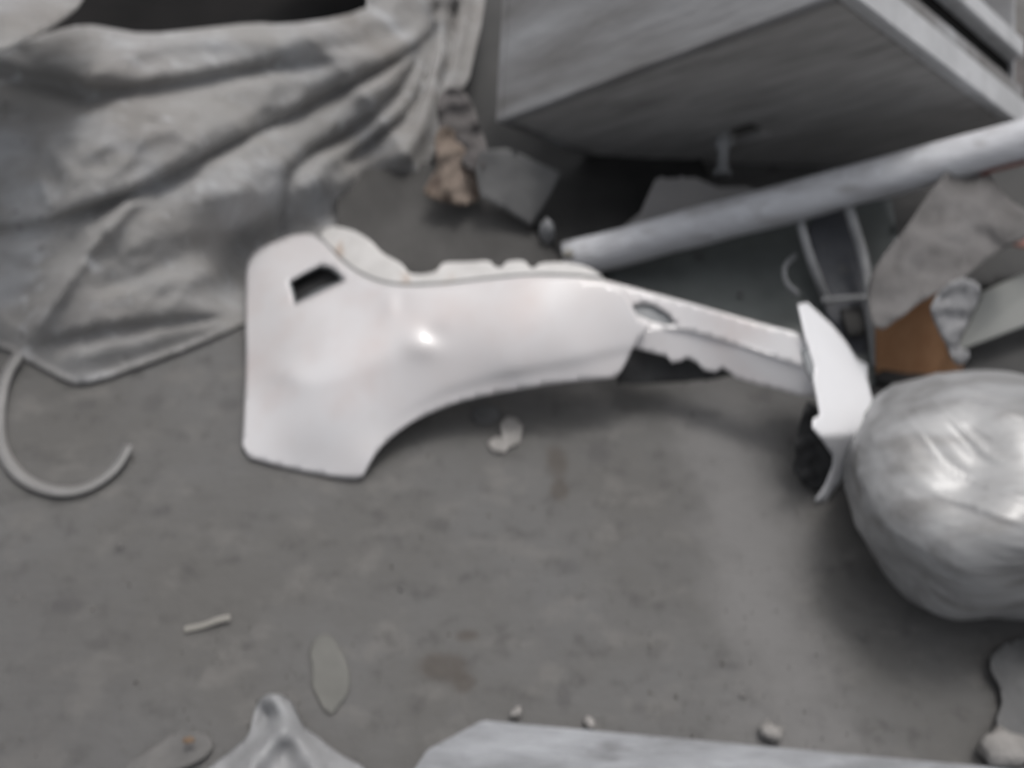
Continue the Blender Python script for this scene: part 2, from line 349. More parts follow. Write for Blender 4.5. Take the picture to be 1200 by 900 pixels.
FOLDS = [
    K([(60, 259), (110, 243), (150, 228), (215, 198), (290, 160), (345, 135), (400, 105), (470, 72), (520, 30)], 11, -0.036),
    K([(320, 330), (330, 250), (338, 205), (365, 178), (400, 160), (440, 133), (470, 105), (490, 70), (505, 40)], 11, -0.040),
    G([(-40, 20), (50, 85), (95, 108), (150, 108), (250, 92), (330, 75), (450, 50), (530, 5)], 12, -0.024),
    T([(-60, 75), (0, 78), (60, 92), (110, 107), (200, 97), (320, 74), (440, 66)], 10, -0.020),
    T([(60, 259), (110, 243), (150, 228), (215, 198), (290, 160), (345, 135), (400, 105), (470, 72)], 4, -0.012),
    T([(305, 330), (325, 260), (340, 210), (365, 178), (400, 160), (440, 133), (470, 105), (490, 70)], 4, -0.012),
    T([(45, 405), (110, 388), (165, 380), (220, 374), (280, 368)], 5, -0.012),
    T([(-80, 262), (0, 267), (60, 258), (150, 228), (250, 190)], 9, -0.016),
    G([(35, 405), (52, 370), (82, 325), (110, 285), (150, 240), (180, 225)], 12, 0.062),
    G([(5, 370), (40, 330), (75, 290), (100, 270)], 22, -0.025),
    K([(45, 405), (110, 388), (165, 380), (220, 374), (280, 372)], 12, -0.018),
    G([(60, 425), (150, 405), (270, 378)], 14, 0.020),
    G([(110, 350), (160, 325), (215, 300), (262, 282)], 13, -0.026),
    G([(60, 190), (140, 160), (220, 140), (300, 120)], 45, 0.030),
    G([(130, 290), (220, 240), (300, 215)], 32, 0.032),
    G([(60, 72), (100, 90), (150, 62), (240, 45), (330, 48), (430, 30)], 15, 0.030),
    G([(40, 160), (70, 190), (95, 215)], 12, 0.016),
    G([(45, 205), (60, 245)], 9, 0.018),
    G([(0, 130), (40, 145)], 14, -0.02),
    G([(360, 230), (380, 190), (430, 165), (480, 125)], 14, 0.028),
    K([(405, 195), (445, 160), (475, 140), (494, 110), (506, 60), (512, 0)], 12, -0.048),
    G([(455, 200), (490, 160), (503, 110), (520, 50)], 12, 0.030),
    K([(520, 110), (528, 60), (534, 0)], 7, -0.050),
    G([(540, 100), (548, 50), (556, -10)], 7, 0.036),
    G([(290, 150), (350, 125), (420, 92), (460, 70)], 12, -0.014),
    G([(410, 118), (450, 95), (485, 62)], 10, 0.022),
    G([(250, 110), (330, 95), (420, 72), (500, 45)], 16, 0.022),
    G([(320, 140), (280, 180), (310, 215)], 20, 0.012),
    G([(385, 260), (400, 225), (420, 200)], 12, 0.020),
    G([(190, 340), (250, 320), (300, 300)], 12, 0.010),
    G([(0, 300), (60, 285), (100, 262)], 12, 0.012),
]
def tarp_h(P):
    d, _, _ = seg_dist(P, LOW)
    h = 0.012 + 0.30 * (1 - np.exp(-np.maximum(d - 4, 0) / 190.0)) + 0.00042 * np.maximum(0, 300 - P[:, 1])
    edge = np.clip(d / 26.0, 0, 1)
    for kind, line, wd, a in FOLDS:
        ds, sg, par = seg_dist(P, line)
        tap = np.clip(np.minimum(par, 1 - par) * 7, 0, 1) ** 0.7
        a = a * (0.36 if kind == 'g' else 0.75); wd = max(4.5 if kind == 't' else 6.5, wd * (0.6 if kind == 'k' else 0.7 if kind == 't' else 0.95))
        if kind == 'g': h += a * np.exp(-(ds / wd) ** 2) * tap * edge
        elif kind == 'k': h += a * np.exp(-ds / wd) * tap * edge
        else: h += a * np.tanh(ds * sg / wd) * np.exp(-ds / 34.0) * tap * edge
    for k, (ang, wl, amp) in enumerate([(-0.45, 58, .0040), (-0.75, 41, .0030), (-0.15, 33, .0020), (-1.15, 72, .0030), (0.5, 90, .0020)]):
        n_ = np.array([-math.sin(ang), math.cos(ang)]); u = P @ n_ / wl + 0.9 * fract(P, 130, 11.0 + k, 2)
        msk = np.clip(0.5 + 1.6 * fract(P, 95, 31.0 + k, 2), 0, 1.3)
        h += amp * (np.abs((u % 1) * 2 - 1) ** 1.6) * msk * edge
    h += (0.006 * fract(P, 110, 2.0, 2) + 0.0013 * fract(P * np.array([0.5, 1.4]), 26, 5.0, 3)) * edge
    ds, _, _ = seg_dist(P, [(286, 345), (296, 300), (350, 284), (395, 268)])      # pressed flat under the fender's rear corner
    h = h * (1 - 0.80 * np.exp(-(ds / 42.0) ** 2))
    return np.maximum(h, 0.006)
tarp = sheet("plastic_tarp", TP, tarp_h, M_tarp, step=4, thick=0.003, soft=1)
tag(tarp, "big dusty grey plastic tarp heaped in long folds on the left, behind the white fender", "tarp")

# sheet in the top left corner, and the black sheet between it and the tarp
o = sheet("grey_sheet", [(-160, -60), (60, -60), (100, -20), (98, 2), (70, 26), (40, 42), (0, 60), (-60, 76), (-160, 90)],
          crumple(ramp3((0, 50, 0.50), (90, 0, 0.50), (0, -60, 0.52)), 0.012, 70, 3), M_tarp, step=8, thick=0.003)
tag(o, "pale grey sheet in the corner of the heap, above the black sheet", "sheet")
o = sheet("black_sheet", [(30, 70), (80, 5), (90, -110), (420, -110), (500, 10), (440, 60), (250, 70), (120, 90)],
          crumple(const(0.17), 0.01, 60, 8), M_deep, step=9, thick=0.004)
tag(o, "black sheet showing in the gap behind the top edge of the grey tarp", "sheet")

# ================================================================ OVERTURNED CABINET
def cabinet():
    # axes recovered from the three edges that meet at its near top corner
    P0 = atd(985, 0, 1.32)
    r = Vector(ray(985, 0)).normalized(); right = Vector((1, 0, 0)); right = (right - r * right.dot(r)).normalized(); up = right.cross(r).normalized()
    def ax(dx, dy, s, dep):
        l = math.hypot(dx, dy); return (right * (dx / l * s) + up * (-dy / l * s) + r * dep).normalized()
    e1 = ax(-385, 145, 0.904, 0.427); e2 = ax(210, 138, 0.625, 0.780)
    e2 = (e2 - e1 * e2.dot(e1)).normalized(); e3 = e2.cross(e1).normalized()
    if e3.dot(up) < 0: e3 = -e3
    def reach(e, px, py):
        d = Vector(ray(px, py)); A = np.array([list(e), list(-d)]).T
        return float(np.linalg.lstsq(A, np.array(list(Vector(CP) - P0)), rcond=None)[0][0])
    L1 = reach(e1, 598, 147); L2 = reach(e2, 1197, 137); L3 = 0.50
    t = thing("overturned_cabinet", P0 + e1 * L1 + e2 * L2, "overturned dusty wooden cabinet above the pole, its underside with one leg stub showing", "cabinet")
    from mathutils import Matrix
    Rm = Matrix((e1, e2, -e3)).transposed(); t.location = P0; t.rotation_euler = Rm.to_euler()
    def pnt(a, b, c): return Vector((a * L1, b * L2, -c))
    def slab(name, a0, a1, b0, b1, c0, c1, m, bev=0.003):
        bm = bmesh.new(); vs = [bm.verts.new(pnt(a, b, c)) for a in (a0, a1) for b in (b0, b1) for c in (c0, c1)]
        for q in ((0, 1, 3, 2), (4, 6, 7, 5), (0, 4, 5, 1), (2, 3, 7, 6), (0, 2, 6, 4), (1, 5, 7, 3)): bm.faces.new([vs[i] for i in q])
        bmesh.ops.recalc_face_normals(bm, faces=bm.faces)
        bmesh.ops.bevel(bm, geom=list(bm.edges), offset=bev, segments=2, affect='EDGES')
        # local coordinates along the cabinet so that the grain runs with the boards
        me = bpy.data.meshes.new(name); bm.to_mesh(me); bm.free()
        o = link(name, me, m, t, False); o.location = (0, 0, 0); return o
    # underside: plywood with a mortise hole, built of four boards round the hole
    def find(px, py):  # coordinates on the underside
        d = Vector(ray(px, py)); n = e3; k = (P0 - Vector(CP)).dot(n) / d.dot(n); q = Vector(CP) + d * k - P0
        return q.dot(e1) / L1, q.dot(e2) / L2
    T = 0.018
    ha, hb = find(868, 158)
    a0, a1, b0, b1 = ha - 0.07, ha + 0.05, hb - 0.06, hb + 0.06
    bot = []
    slab("underside", 0.004, 0.996, 0.004, b0, 0, T, M_woodB, 0.0015)
    slab("underside", 0.004, 0.996, b1, 0.996, 0, T, M_woodB, 0.0015)
    slab("underside", 0.004, a0, b0, b1, 0.0004, T, M_woodB, 0.0008); slab("underside", a1, 0.996, b0, b1, 0.0004, T, M_woodB, 0.0008)
    slab("hole_block", a0, a1, b0, b1, 0.03, 0.05, M_black, 0.001)
    # long side (dusty, faces up-left)
    slab("side_panel", 0, 1, -0.03, 0.0, -0.002, L3, M_wood)
    slab("side_panel", 0, 1, 1.0, 1.03, -0.002, L3, M_wood)
    slab("end_panel", 1.0, 1.03, -0.03, 1.03, -0.001, L3, M_wood)
    slab("top_panel", 0, 1.0, 0, 1.0, L3 - 0.02, L3, M_woodB)
    # open right end: bright rim, grey rail, black opening, second rim
    slab("rim", -0.03, 0.0, -0.03, 1.03, -0.004, 0.052, M_woodC)
    slab("rail", -0.022, 0.0, -0.02, 1.02, 0.054, 0.082, M_wood)
    slab("opening_shade_filler", 0.004, 0.03, 0.01, 0.99, 0.083, 0.134, M_deep)  # black filler added for the shade inside the open end
    slab("shelf", -0.03, 0.2, 0.0, 1.0, 0.135, 0.175, M_woodC)
    la, lb = find(848, 160)
    base = pnt(la, lb, 0.01)
    tipd = Vector((0, 0, 1))
    lg = tube("leg_stub", [base, base + tipd * 0.02, base + tipd * 0.03, base + tipd * 0.08, base + tipd * 0.095],
         [0.014, 0.020, 0.012, 0.020, 0.015], M_frame, t, 14); lg.location = (0, 0, 0)
    return t, P0, e1, e2, e3, L1, L2
cab, *_c = cabinet()

# ================================================================ POLE
pl = thing("wooden_pole", at(676, 300, 0.035), "long whitish dusty pole sloping up to the right in front of the overturned cabinet", "pole")
pa = at(664, 306, 0.040); pb = atd(1200, 165, 1.57); pc = pa + (pb - pa) * 1.3
tube("shaft", [pa, pb, pc], 0.0375, M_pole, pl, 22, smooth_n=0, jitter=0.10)
pm = pa + (pb - pa) * 0.95; dd = (pb - pa).normalized()
def pole_mark(f0, f1, ang0, ang1):
    bm = bmesh.new(); u = dd.cross(Vector((0, 0, 1))).normalized(); v = u.cross(dd); rows = []
    for i in range(14):
        f = f0 + (f1 - f0) * i / 13; c = pa + (pb - pa) * f; wv = 0.25 + 0.75 * abs(math.sin(math.pi * i / 13)) ** 0.5
        am = (ang0 + ang1) / 2; hw = (ang1 - ang0) / 2 * wv * (1 + 0.3 * noise.noise(c * 60))
        rows.append([bm.verts.new(c + (u * math.cos(am + hw * s) + v * math.sin(am + hw * s)) * 0.0412) for s in (-1, -0.5, 0, 0.5, 1)])
    for a, b in zip(rows, rows[1:]):
        for k in range(4): bm.faces.new((a[k], a[k + 1], b[k + 1], b[k]))
    me = bpy.data.meshes.new("red_mark"); bm.to_mesh(me); bm.free(); return link("red_mark", me, M_red, pl)
pole_mark(0.90, 1.03, math.radians(-38), math.radians(-12))

# ================================================================ THE FENDER
HF = tps([(290, 305, .058), (345, 275, .085), (378, 280, .105), (425, 322, .135), (480, 335, .160), (560, 330, .178), (620, 323, .194),
          (709, 329, .196), (758, 382, .160), (742, 405, .138), (722, 440, .104), (660, 448, .098), (600, 457, .088), (545, 468, .074),
          (500, 485, .057), (460, 510, .042), (432, 540, .028), (418, 560, .010), (350, 549, .007), (285, 535, .006), (287, 430, .022), (287, 350, .040),
          (350, 450, .078), (430, 425, .112), (497, 402, .132), (400, 350, .117), (600, 385, .160), (680, 380, .162), (350, 500, .050),
          (420, 480, .076), (600, 428, .125), (680, 420, .130), (330, 360, .076), (540, 420, .122)])
DENTS = []
def fender_h(P):
    h = HF(P)
    d, s, par = seg_dist(P, [(300, 462), (345, 447), (400, 430), (450, 414), (500, 398), (540, 388)])
    h = h + 0.004 * np.exp(-(d / 24.0) ** 2) * np.clip(np.minimum(par, 1 - par) * 4, 0, 1)
    # arch flare line: a soft step along the wheel arch
    d, s, par = seg_dist(P, [(440, 520), (470, 487), (520, 460), (583, 441), (660, 427), (735, 410)])
    h = h + 0.0018 * np.tanh(-s * d / 5.0) * np.exp(-d / 25.0) * np.clip(np.minimum(par * 3, 1), 0, 1)
    for (cx, cy, rx, ry, gx, gy, hc) in DENTS:
        u = P[:, 0] - cx; v = P[:, 1] - cy
        wgt = np.exp(-((u / rx) ** 2 + (v / ry) ** 2))
        h = h * (1 - wgt) + (hc + gx * u + gy * v) * wgt
    return h
def surf_normal(hf, x, y):
    f = lambda a, b: np.array(at(a, b, hf(a, b))); n = np.cross(f(x + 1, y) - f(x - 1, y), f(x, y - 1) - f(x, y + 1)); return n / np.linalg.norm(n)
def dent(cx, cy, rx, ry, k):
    """a shallow flattened patch of the panel, tilted a fraction k of the way to the direction that mirrors the sun"""
    h0 = float(fender_h(np.array([[cx, cy]], float))[0]); v = CP - np.array(at(cx, cy, h0)); v /= np.linalg.norm(v)
    n0 = surf_normal(lambda a, b: float(fender_h(np.array([[a, b]], float))[0]), cx, cy)
    H = v + np.array(sd); H /= np.linalg.norm(H); H = n0 + (H - n0) * k; H /= np.linalg.norm(H)
    g = np.zeros(2)
    for _ in range(30):
        F_ = lambda g: (surf_normal(lambda a, b: h0 + g[0] * (a - cx) + g[1] * (b - cy), cx, cy) - H)[:2]
        r0 = F_(g); J = np.array([(F_(g + d) - r0) / 1e-6 for d in (np.array([1e-6, 0]), np.array([0, 1e-6]))]).T
        g = g - np.linalg.solve(J, r0)
    DENTS.append((cx, cy, rx, ry, g[0], g[1], h0 + 0.001))
dent(499, 398, 20, 15, 1.0); dent(463, 357, 12, 16, 0.5); dent(360, 438, 26, 12, 0.16)
PANEL = [(288, 311), (293, 300), (305, 291), (330, 280), (345, 275), (362, 274), (372, 279), (385, 291), (400, 307), (418, 322), (445, 333),
         (475, 337), (520, 335), (570, 329), (620, 324), (670, 325), (709, 330), (733, 343), (740, 357), (745, 370), (762, 382), (752, 393), (744, 403),
         (734, 424), (727, 437), (718, 443), (690, 445), (650, 449), (610, 456), (575, 462), (540, 470), (510, 481), (485, 493), (462, 509),
         (444, 526), (432, 545), (424, 561), (400, 560), (360, 553), (320, 544), (283, 533), (285, 490), (288, 430), (287, 370)]
fen = thing("car_fender", at(520, 480, 0.0), "white front car fender lying on the concrete, with a four-sided hole near its left end", "car fender")
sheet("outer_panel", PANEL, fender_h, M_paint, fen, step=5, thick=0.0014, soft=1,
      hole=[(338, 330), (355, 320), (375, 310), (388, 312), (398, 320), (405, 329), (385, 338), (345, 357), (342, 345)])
# folded rim round the hole
def rim(name, line, width_px, drop, m, closed=False):
    pts = resample(line, 6) if closed else line
    bm = bmesh.new(); n = len(pts); c = np.mean(pts, 0); A = []; B = []
    for p in pts:
        h = float(fender_h(np.array([p]))[0]); q = (p[0] + (c[0] - p[0]) * width_px / max(6, math.dist(p, c)), p[1] + (c[1] - p[1]) * width_px / max(6, math.dist(p, c)))
        A.append(bm.verts.new(at(p[0], p[1], h - 0.0012))); B.append(bm.verts.new(at(q[0], q[1], h - drop)))
    for i in range(n): bm.faces.new((A[i], A[(i + 1) % n], B[(i + 1) % n], B[i]))
    me = bpy.data.meshes.new(name); bm.to_mesh(me); bm.free(); o = link(name, me, m, fen)
    md = o.modifiers.new("thickness", 'SOLIDIFY'); md.thickness = 0.0018; return o
rim("hole_rim", [(338, 330), (355, 320), (375, 310), (388, 312), (398, 320), (405, 329), (385, 338), (345, 357), (342, 345)], 3.0, 0.010, M_greyp, True)
sheet("hole_shade_backing", [(322, 335), (345, 308), (380, 300), (412, 318), (400, 345), (350, 366), (328, 360)], lambda P: HF(P) - 0.030, M_blackp, fen, step=6, thick=0.002)  # black backing added for the shaded floor seen through the hole
# bonnet flange with its tabs and notches, one step below the panel edge
FL = [(373, 276), (380, 268), (392, 265), (412, 269), (424, 275), (436, 283), (448, 297), (466, 306), (474, 312), (479, 321), (496, 322), (512, 318), (516, 310),
      (524, 307), (550, 307), (574, 305), (580, 313), (588, 314), (592, 307), (604, 305), (616, 306), (621, 314), (627, 314), (632, 308), (660, 307),
      (680, 310), (698, 317), (712, 331), (700, 340), (650, 336), (600, 334), (540, 341), (480, 346), (440, 341), (412, 328), (390, 308), (376, 290)]
sheet("bonnet_flange", FL, lambda P: HF(P) - 0.017 - 0.004 * np.clip((330 - P[:, 1]) / 50, 0, 1), M_under, fen, step=4, thick=0.0018, soft=1)
SE = [(376, 281), (388, 293), (402, 307), (420, 321), (446, 332), (475, 336), (520, 334), (570, 328), (620, 323), (670, 324), (706, 328)]
tube("edge_shade_line", [at(x, y - 2.0, float(HF(np.array([[x, y]], float))[0]) - 0.005) for x, y in SE], 0.0022, M_greyp, fen, 8, smooth_n=1)  # grey tube added to draw the line of shade along the flange
# inner lip along the wheel arch, turned under the panel edge
AR = [(424, 561), (432, 545), (444, 526), (462, 509), (485, 493), (510, 481), (540, 470), (575, 462), (610, 456), (650, 449), (690, 445), (718, 443)]
bm = bmesh.new(); prev = None
for p in AR:
    h = float(fender_h(np.array([p]))[0]); a = at(p[0], p[1] - 1.5, h - 0.002); b = a + Vector((-0.004, 0.022, -0.010))
    cur = (bm.verts.new(a), bm.verts.new(b))
    if prev: bm.faces.new((prev[0], cur[0], cur[1], prev[1]))
    prev = cur
me = bpy.data.meshes.new("arch_lip"); bm.to_mesh(me); bm.free(); o = link("arch_lip", me, M_under, fen)
md = o.modifiers.new("thickness", 'SOLIDIFY'); md.thickness = 0.0015
# front arm under the headlight: upper face, folded lower flange with torn tabs
HA = tps([(703, 328, .174), (764, 343, .172), (847, 366, .178), (941, 392, .182), (953, 432, .160), (870, 407, .153), (805, 385, .150), (745, 368, .156), (735, 350, .165),
          (740, 357, .160)])
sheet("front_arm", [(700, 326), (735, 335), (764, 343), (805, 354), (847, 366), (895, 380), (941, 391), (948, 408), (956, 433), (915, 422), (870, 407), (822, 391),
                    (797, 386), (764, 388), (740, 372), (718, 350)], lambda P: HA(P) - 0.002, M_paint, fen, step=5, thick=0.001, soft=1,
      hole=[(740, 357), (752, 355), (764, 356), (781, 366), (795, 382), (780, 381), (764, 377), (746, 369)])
sheet("recess_bracket", [(732, 352), (764, 350), (790, 364), (805, 386), (770, 384), (740, 374)], lambda P: HA(P) - 0.008, M_slot, fen, step=5, thick=0.002)
HL = tps([(745, 390, .146), (797, 384, .145), (822, 390, .147), (870, 407, .150), (953, 432, .155), (957, 466, .118), (912, 456, .112), (863, 442, .108),
          (824, 432, .106), (787, 422, .108), (742, 407, .128)])
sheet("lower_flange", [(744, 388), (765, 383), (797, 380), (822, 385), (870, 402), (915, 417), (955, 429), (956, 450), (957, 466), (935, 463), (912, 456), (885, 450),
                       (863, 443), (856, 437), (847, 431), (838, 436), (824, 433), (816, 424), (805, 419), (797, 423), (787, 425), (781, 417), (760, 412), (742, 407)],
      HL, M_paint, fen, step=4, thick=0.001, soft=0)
sheet("arm_shadow_sheet", [(735, 402), (765, 408), (790, 416), (830, 424), (850, 428), (864, 438), (838, 444), (790, 448), (750, 450), (722, 449), (728, 425)],
      ramp3((735, 405, .095), (860, 435, .080), (740, 448, .060)), M_blackp, fen, step=5, thick=0.003, soft=0)  # black sheet added for the shadow on the floor below the arm
# end plate and black liner hanging under it
q = lambda x, y: (880 + x / 3.217, 320 + y / 3.217)
EP = [q(*p) for p in [(178, 118), (215, 112), (250, 145), (310, 200), (360, 260), (400, 325), (442, 345), (440, 400), (458, 470), (464, 570), (450, 625), (400, 705),
                      (340, 785), (285, 862), (243, 858), (280, 805), (310, 730), (312, 690), (280, 645), (250, 600), (232, 580), (236, 550), (262, 535), (250, 470), (236, 400), (240, 350), (205, 240)]]
HE0 = ramp3((940, 360, .205), (1020, 480, .105), (958, 490, .150)); HE1 = ramp3((1018, 515, .085), (965, 515, .130), (970, 585, .006))
HE = lambda P: np.minimum(HE0(P), HE1(P))
o = sheet("end_plate", EP, lambda P: HE(P), M_paint_lit, fen, step=4, thick=0.002, soft=0)
o['label'] = "bright white upright end plate"
BL = [q(*p) for p in [(205, 480), (240, 495), (262, 530), (250, 575), (290, 640), (322, 690), (312, 760), (270, 822), (228, 826), (180, 775), (155, 740), (172, 690), (160, 650), (180, 600)]]
sheet("black_liner", BL, crumple(ramp3((950, 480, .130), (935, 560, .030), (975, 540, .060)), 0.006, 12, 4), M_blackp, fen, step=4, thick=0.003)
sheet("end_clip", [q(*p) for p in [(185, 285), (215, 280), (232, 330), (240, 385), (225, 400), (205, 350)]], lambda P: np.full(len(P), 0.196), M_greyp, fen, step=4, thick=0.004)
# three short struts on which the front arm stands clear of the floor
tube("mounting_strut", [at(728, 360, 0.135), at(735, 368, 0.09), at(720, 350, 0.004)], 0.006, M_greyp, fen, 8)

# ================================================================ THINGS BEHIND THE FENDER
o = sheet("dark_board", [(395, 200), (500, 190), (570, 222), (592, 240), (632, 278), (668, 312), (720, 330), (640, 350), (470, 365), (395, 320)],
          ramp3((400, 300, 0.02), (640, 300, 0.015), (500, 200, 0.07)), M_darkboard, step=12, thick=0.012, soft=0, smooth=False)
tag(o, "dark grey board lying flat between the tarp and the pole, behind the fender flange", "board")
o = sheet("cabinet_shade_sheet", [(470, 120), (500, -160), (760, -160), (700, 130), (860, 200), (760, 290), (690, 310), (640, 290), (600, 230), (520, 160)], crumple(const(0.014), 0.008, 50, 5), M_black, step=10, thick=0.006)  # black sheet added to darken the shadow zone by the cabinet
tag(o, "black sheet added on the floor for the dark shade under the overturned cabinet", "shade sheet")
q2 = lambda x, y: (450 + x / 3.912, 100 + y / 3.912)
o = sheet("grey_scrap", [q2(*p) for p in [(440, 300), (560, 290), (640, 320), (700, 350), (812, 400), (760, 510), (675, 645), (560, 575), (440, 510), (420, 400)]],
          crumple(ramp3((560, 180, .16), (640, 200, .12), (620, 265, .05)), 0.0035, 40, 7), M_greys, step=5, thick=0.001, soft=0)
tag(o, "torn grey plastic scrap hanging to a point beside the beige rag", "plastic scrap")
o = sheet("beige_rag", [q2(*p) for p in [(240, 200), (310, 190), (360, 270), (410, 350), (470, 350), (480, 450), (440, 520), (380, 545), (300, 540), (235, 525), (180, 495), (205, 440), (245, 380), (235, 300)]],
          crumple(ramp3((520, 165, .17), (555, 225, .09), (500, 230, .10)), 0.010, 20, 11), M_beige, step=4, thick=0.004)
tag(o, "crumpled beige rag hanging below the right edge of the tarp", "rag")
o = sheet("grey_rag", [q2(*p) for p in [(250, 30), (330, 0), (400, 60), (440, 190), (470, 260), (480, 330), (440, 400), (380, 380), (330, 330), (260, 240), (245, 140)]],
          crumple(ramp3((530, 110, .21), (560, 190, .14), (515, 160, .16)), 0.010, 18, 15), M_pinkg, step=4, thick=0.004)
tag(o, "crumpled pinkish grey rag between the tarp and the cabinet, above the beige rag", "rag")
o = lump("metal_piece", at(640, 290, 0.0), (0.016, 0.018, 0.035), M_frame, seed=3, amp=0.3); tag(o, "small grey metal knob standing just behind the fender flange, left of the pole end", "metal piece")
o = lump("yellowish_chip", at(666, 303, 0.06), (0.014, 0.010, 0.010), M_cream, seed=5, amp=0.3); tag(o, "tiny yellowish chip at the left end of the pole", "chip")
o = sheet("light_grey_board", [(768, 210), (815, 208), (842, 220), (875, 219), (900, 228), (860, 262), (790, 290), (700, 300), (712, 280), (750, 250)],
          ramp3((770, 210, .10), (880, 225, .10), (720, 290, .03)), M_lgrey, step=8, thick=0.01, soft=0, smooth=False)
tag(o, "light grey board end showing between the cabinet underside and the pole", "board")

o = sheet("metal_sheet", [(690, 320), (760, 285), (900, 245), (1040, 200), (1060, 330), (1045, 450), (960, 455), (870, 400), (780, 370)],
          crumple(ramp3((700, 320, .01), (1040, 240, .06), (950, 430, .01)), 0.004, 60, 21), M_teal, step=10, thick=0.003)
tag(o, "dark green-grey metal sheet on the floor between the pole and the fender arm", "metal sheet")
# upright metal frame right of the fender's end
fr = thing("tubular_stand", at(990, 400, 0.0), "grey tubular stand with a dark blue-grey panel standing behind the bright end of the fender", "stand")
tube("upright_tube", [at(935, 250, .16), at(944, 285, .15), at(955, 318, .12), at(968, 350, .07)], 0.0085, M_frame, fr, 10)
tube("upright_tube", [at(992, 235, .20), at(1002, 268, .17), at(1013, 305, .13), at(1018, 345, .10), at(1022, 385, .06), at(1028, 430, .02)], 0.010, M_frame, fr, 10)
sheet("panel", [(944, 250), (998, 240), (1014, 300), (1020, 372), (1015, 425), (990, 400), (965, 365), (955, 318)],
      ramp3((950, 260, .13), (1005, 270, .13), (1010, 400, .03)), M_blued, fr, step=6, thick=0.006)
tube("hook", [at(932, 300, .10), at(918, 312, .10), at(920, 332, .10), at(936, 345, .09)], 0.005, M_frame, fr, 8)
sheet("socket", [(986, 362), (1010, 358), (1014, 392), (994, 394)], ramp3((986, 362, .075), (1010, 360, .075), (1000, 394, .055)), M_black, fr, step=6, thick=0.01, soft=0)
tube("crossbar", [at(962, 352, .085), at(1020, 348, .10)], 0.005, M_frame, fr, 8)

q8 = lambda x, y: (800 + x / 3, 200 + y / 3)
o = sheet("grey_canvas", [q8(*p) for p in [(880, 60), (950, -20), (1060, -20), (1130, 90), (1260, 170), (1260, 215), (1120, 275), (1020, 350), (960, 400), (860, 440), (760, 520), (690, 565), (655, 500), (648, 400), (680, 330), (800, 180)]],
          crumple(ramp3((1030, 380, .205), (1100, 220, .27), (1190, 280, .25)), 0.012, 36, 25), M_cardg, step=5, thick=0.003)
tag(o, "dusty grey canvas draped under the pole, above the brown cardboard", "canvas")
o = sheet("dark_block", [(1130, 200), (1260, 190), (1260, 330), (1150, 335), (1060, 350), (1090, 260)], ramp3((1130, 200, .08), (1260, 200, .08), (1200, 330, .05)), M_black, step=10, thick=0.04, soft=0)
tag(o, "dark slab behind the grey canvas at the right", "slab")
o = sheet("red_strip", [(1178, 284), (1210, 276), (1240, 274), (1240, 284), (1205, 290)], const(.19), M_red, step=5, thick=0.004)
tag(o, "short faded red strip at the right edge below the grey canvas", "strip")

o = sheet("cardboard_piece", [(1026, 372), (1060, 340), (1100, 335), (1122, 380), (1130, 432), (1110, 441), (1075, 446), (1045, 444), (1026, 438)],
          lambda P: 0.004 + (445 - P[:, 1]) * 0.00135 + 0.012 * np.cos((P[:, 0] - 1075) / 45.0) - 0.004, M_brown, step=6, thick=0.005, soft=0)
tag(o, "brown cardboard piece standing upright behind the film-wrapped bundle, under the grey canvas", "cardboard")
o = sheet("crumpled_film", [q8(*p) for p in [(870, 470), (960, 370), (1050, 395), (1045, 450), (1000, 540), (965, 620), (1020, 640), (985, 690), (955, 680), (920, 600), (880, 520)]],
          crumple(ramp3((1090, 360, .215), (1150, 335, .215), (1120, 430, .12)), 0.007, 14, 31), M_greys2, step=4, thick=0.002)
tag(o, "crumpled piece of clear film between the brown cardboard and the pale board", "film")
cs = [at(1118, 414, .075), at(1152, 344, .13), at(1260, 296, .13), at(1260, 360, .075)]
o = board("pale_board", cs, 0.018, M_pale); tag(o, "pale greenish grey board reaching in from the right edge above the wrapped bundle", "board")
o = sheet("black_foam", [(1015, 445), (1050, 425), (1140, 400), (1260, 350), (1260, 460), (1160, 450), (1080, 455)], crumple(const(.02), 0.008, 30, 12), M_black, step=8, thick=0.01)
tag(o, "black foam strip on the floor behind the film-wrapped bundle", "foam strip")

# right edge, beyond the cabinet
o = board("leaning_plank", [atd(1176, 40, 2.1), atd(1196, 210, 1.95), atd(1290, 200, 1.95), atd(1290, 20, 2.1)], 0.03, M_pinkg)
tag(o, "dull grey plank leaning at the right edge beyond the cabinet rim", "plank")

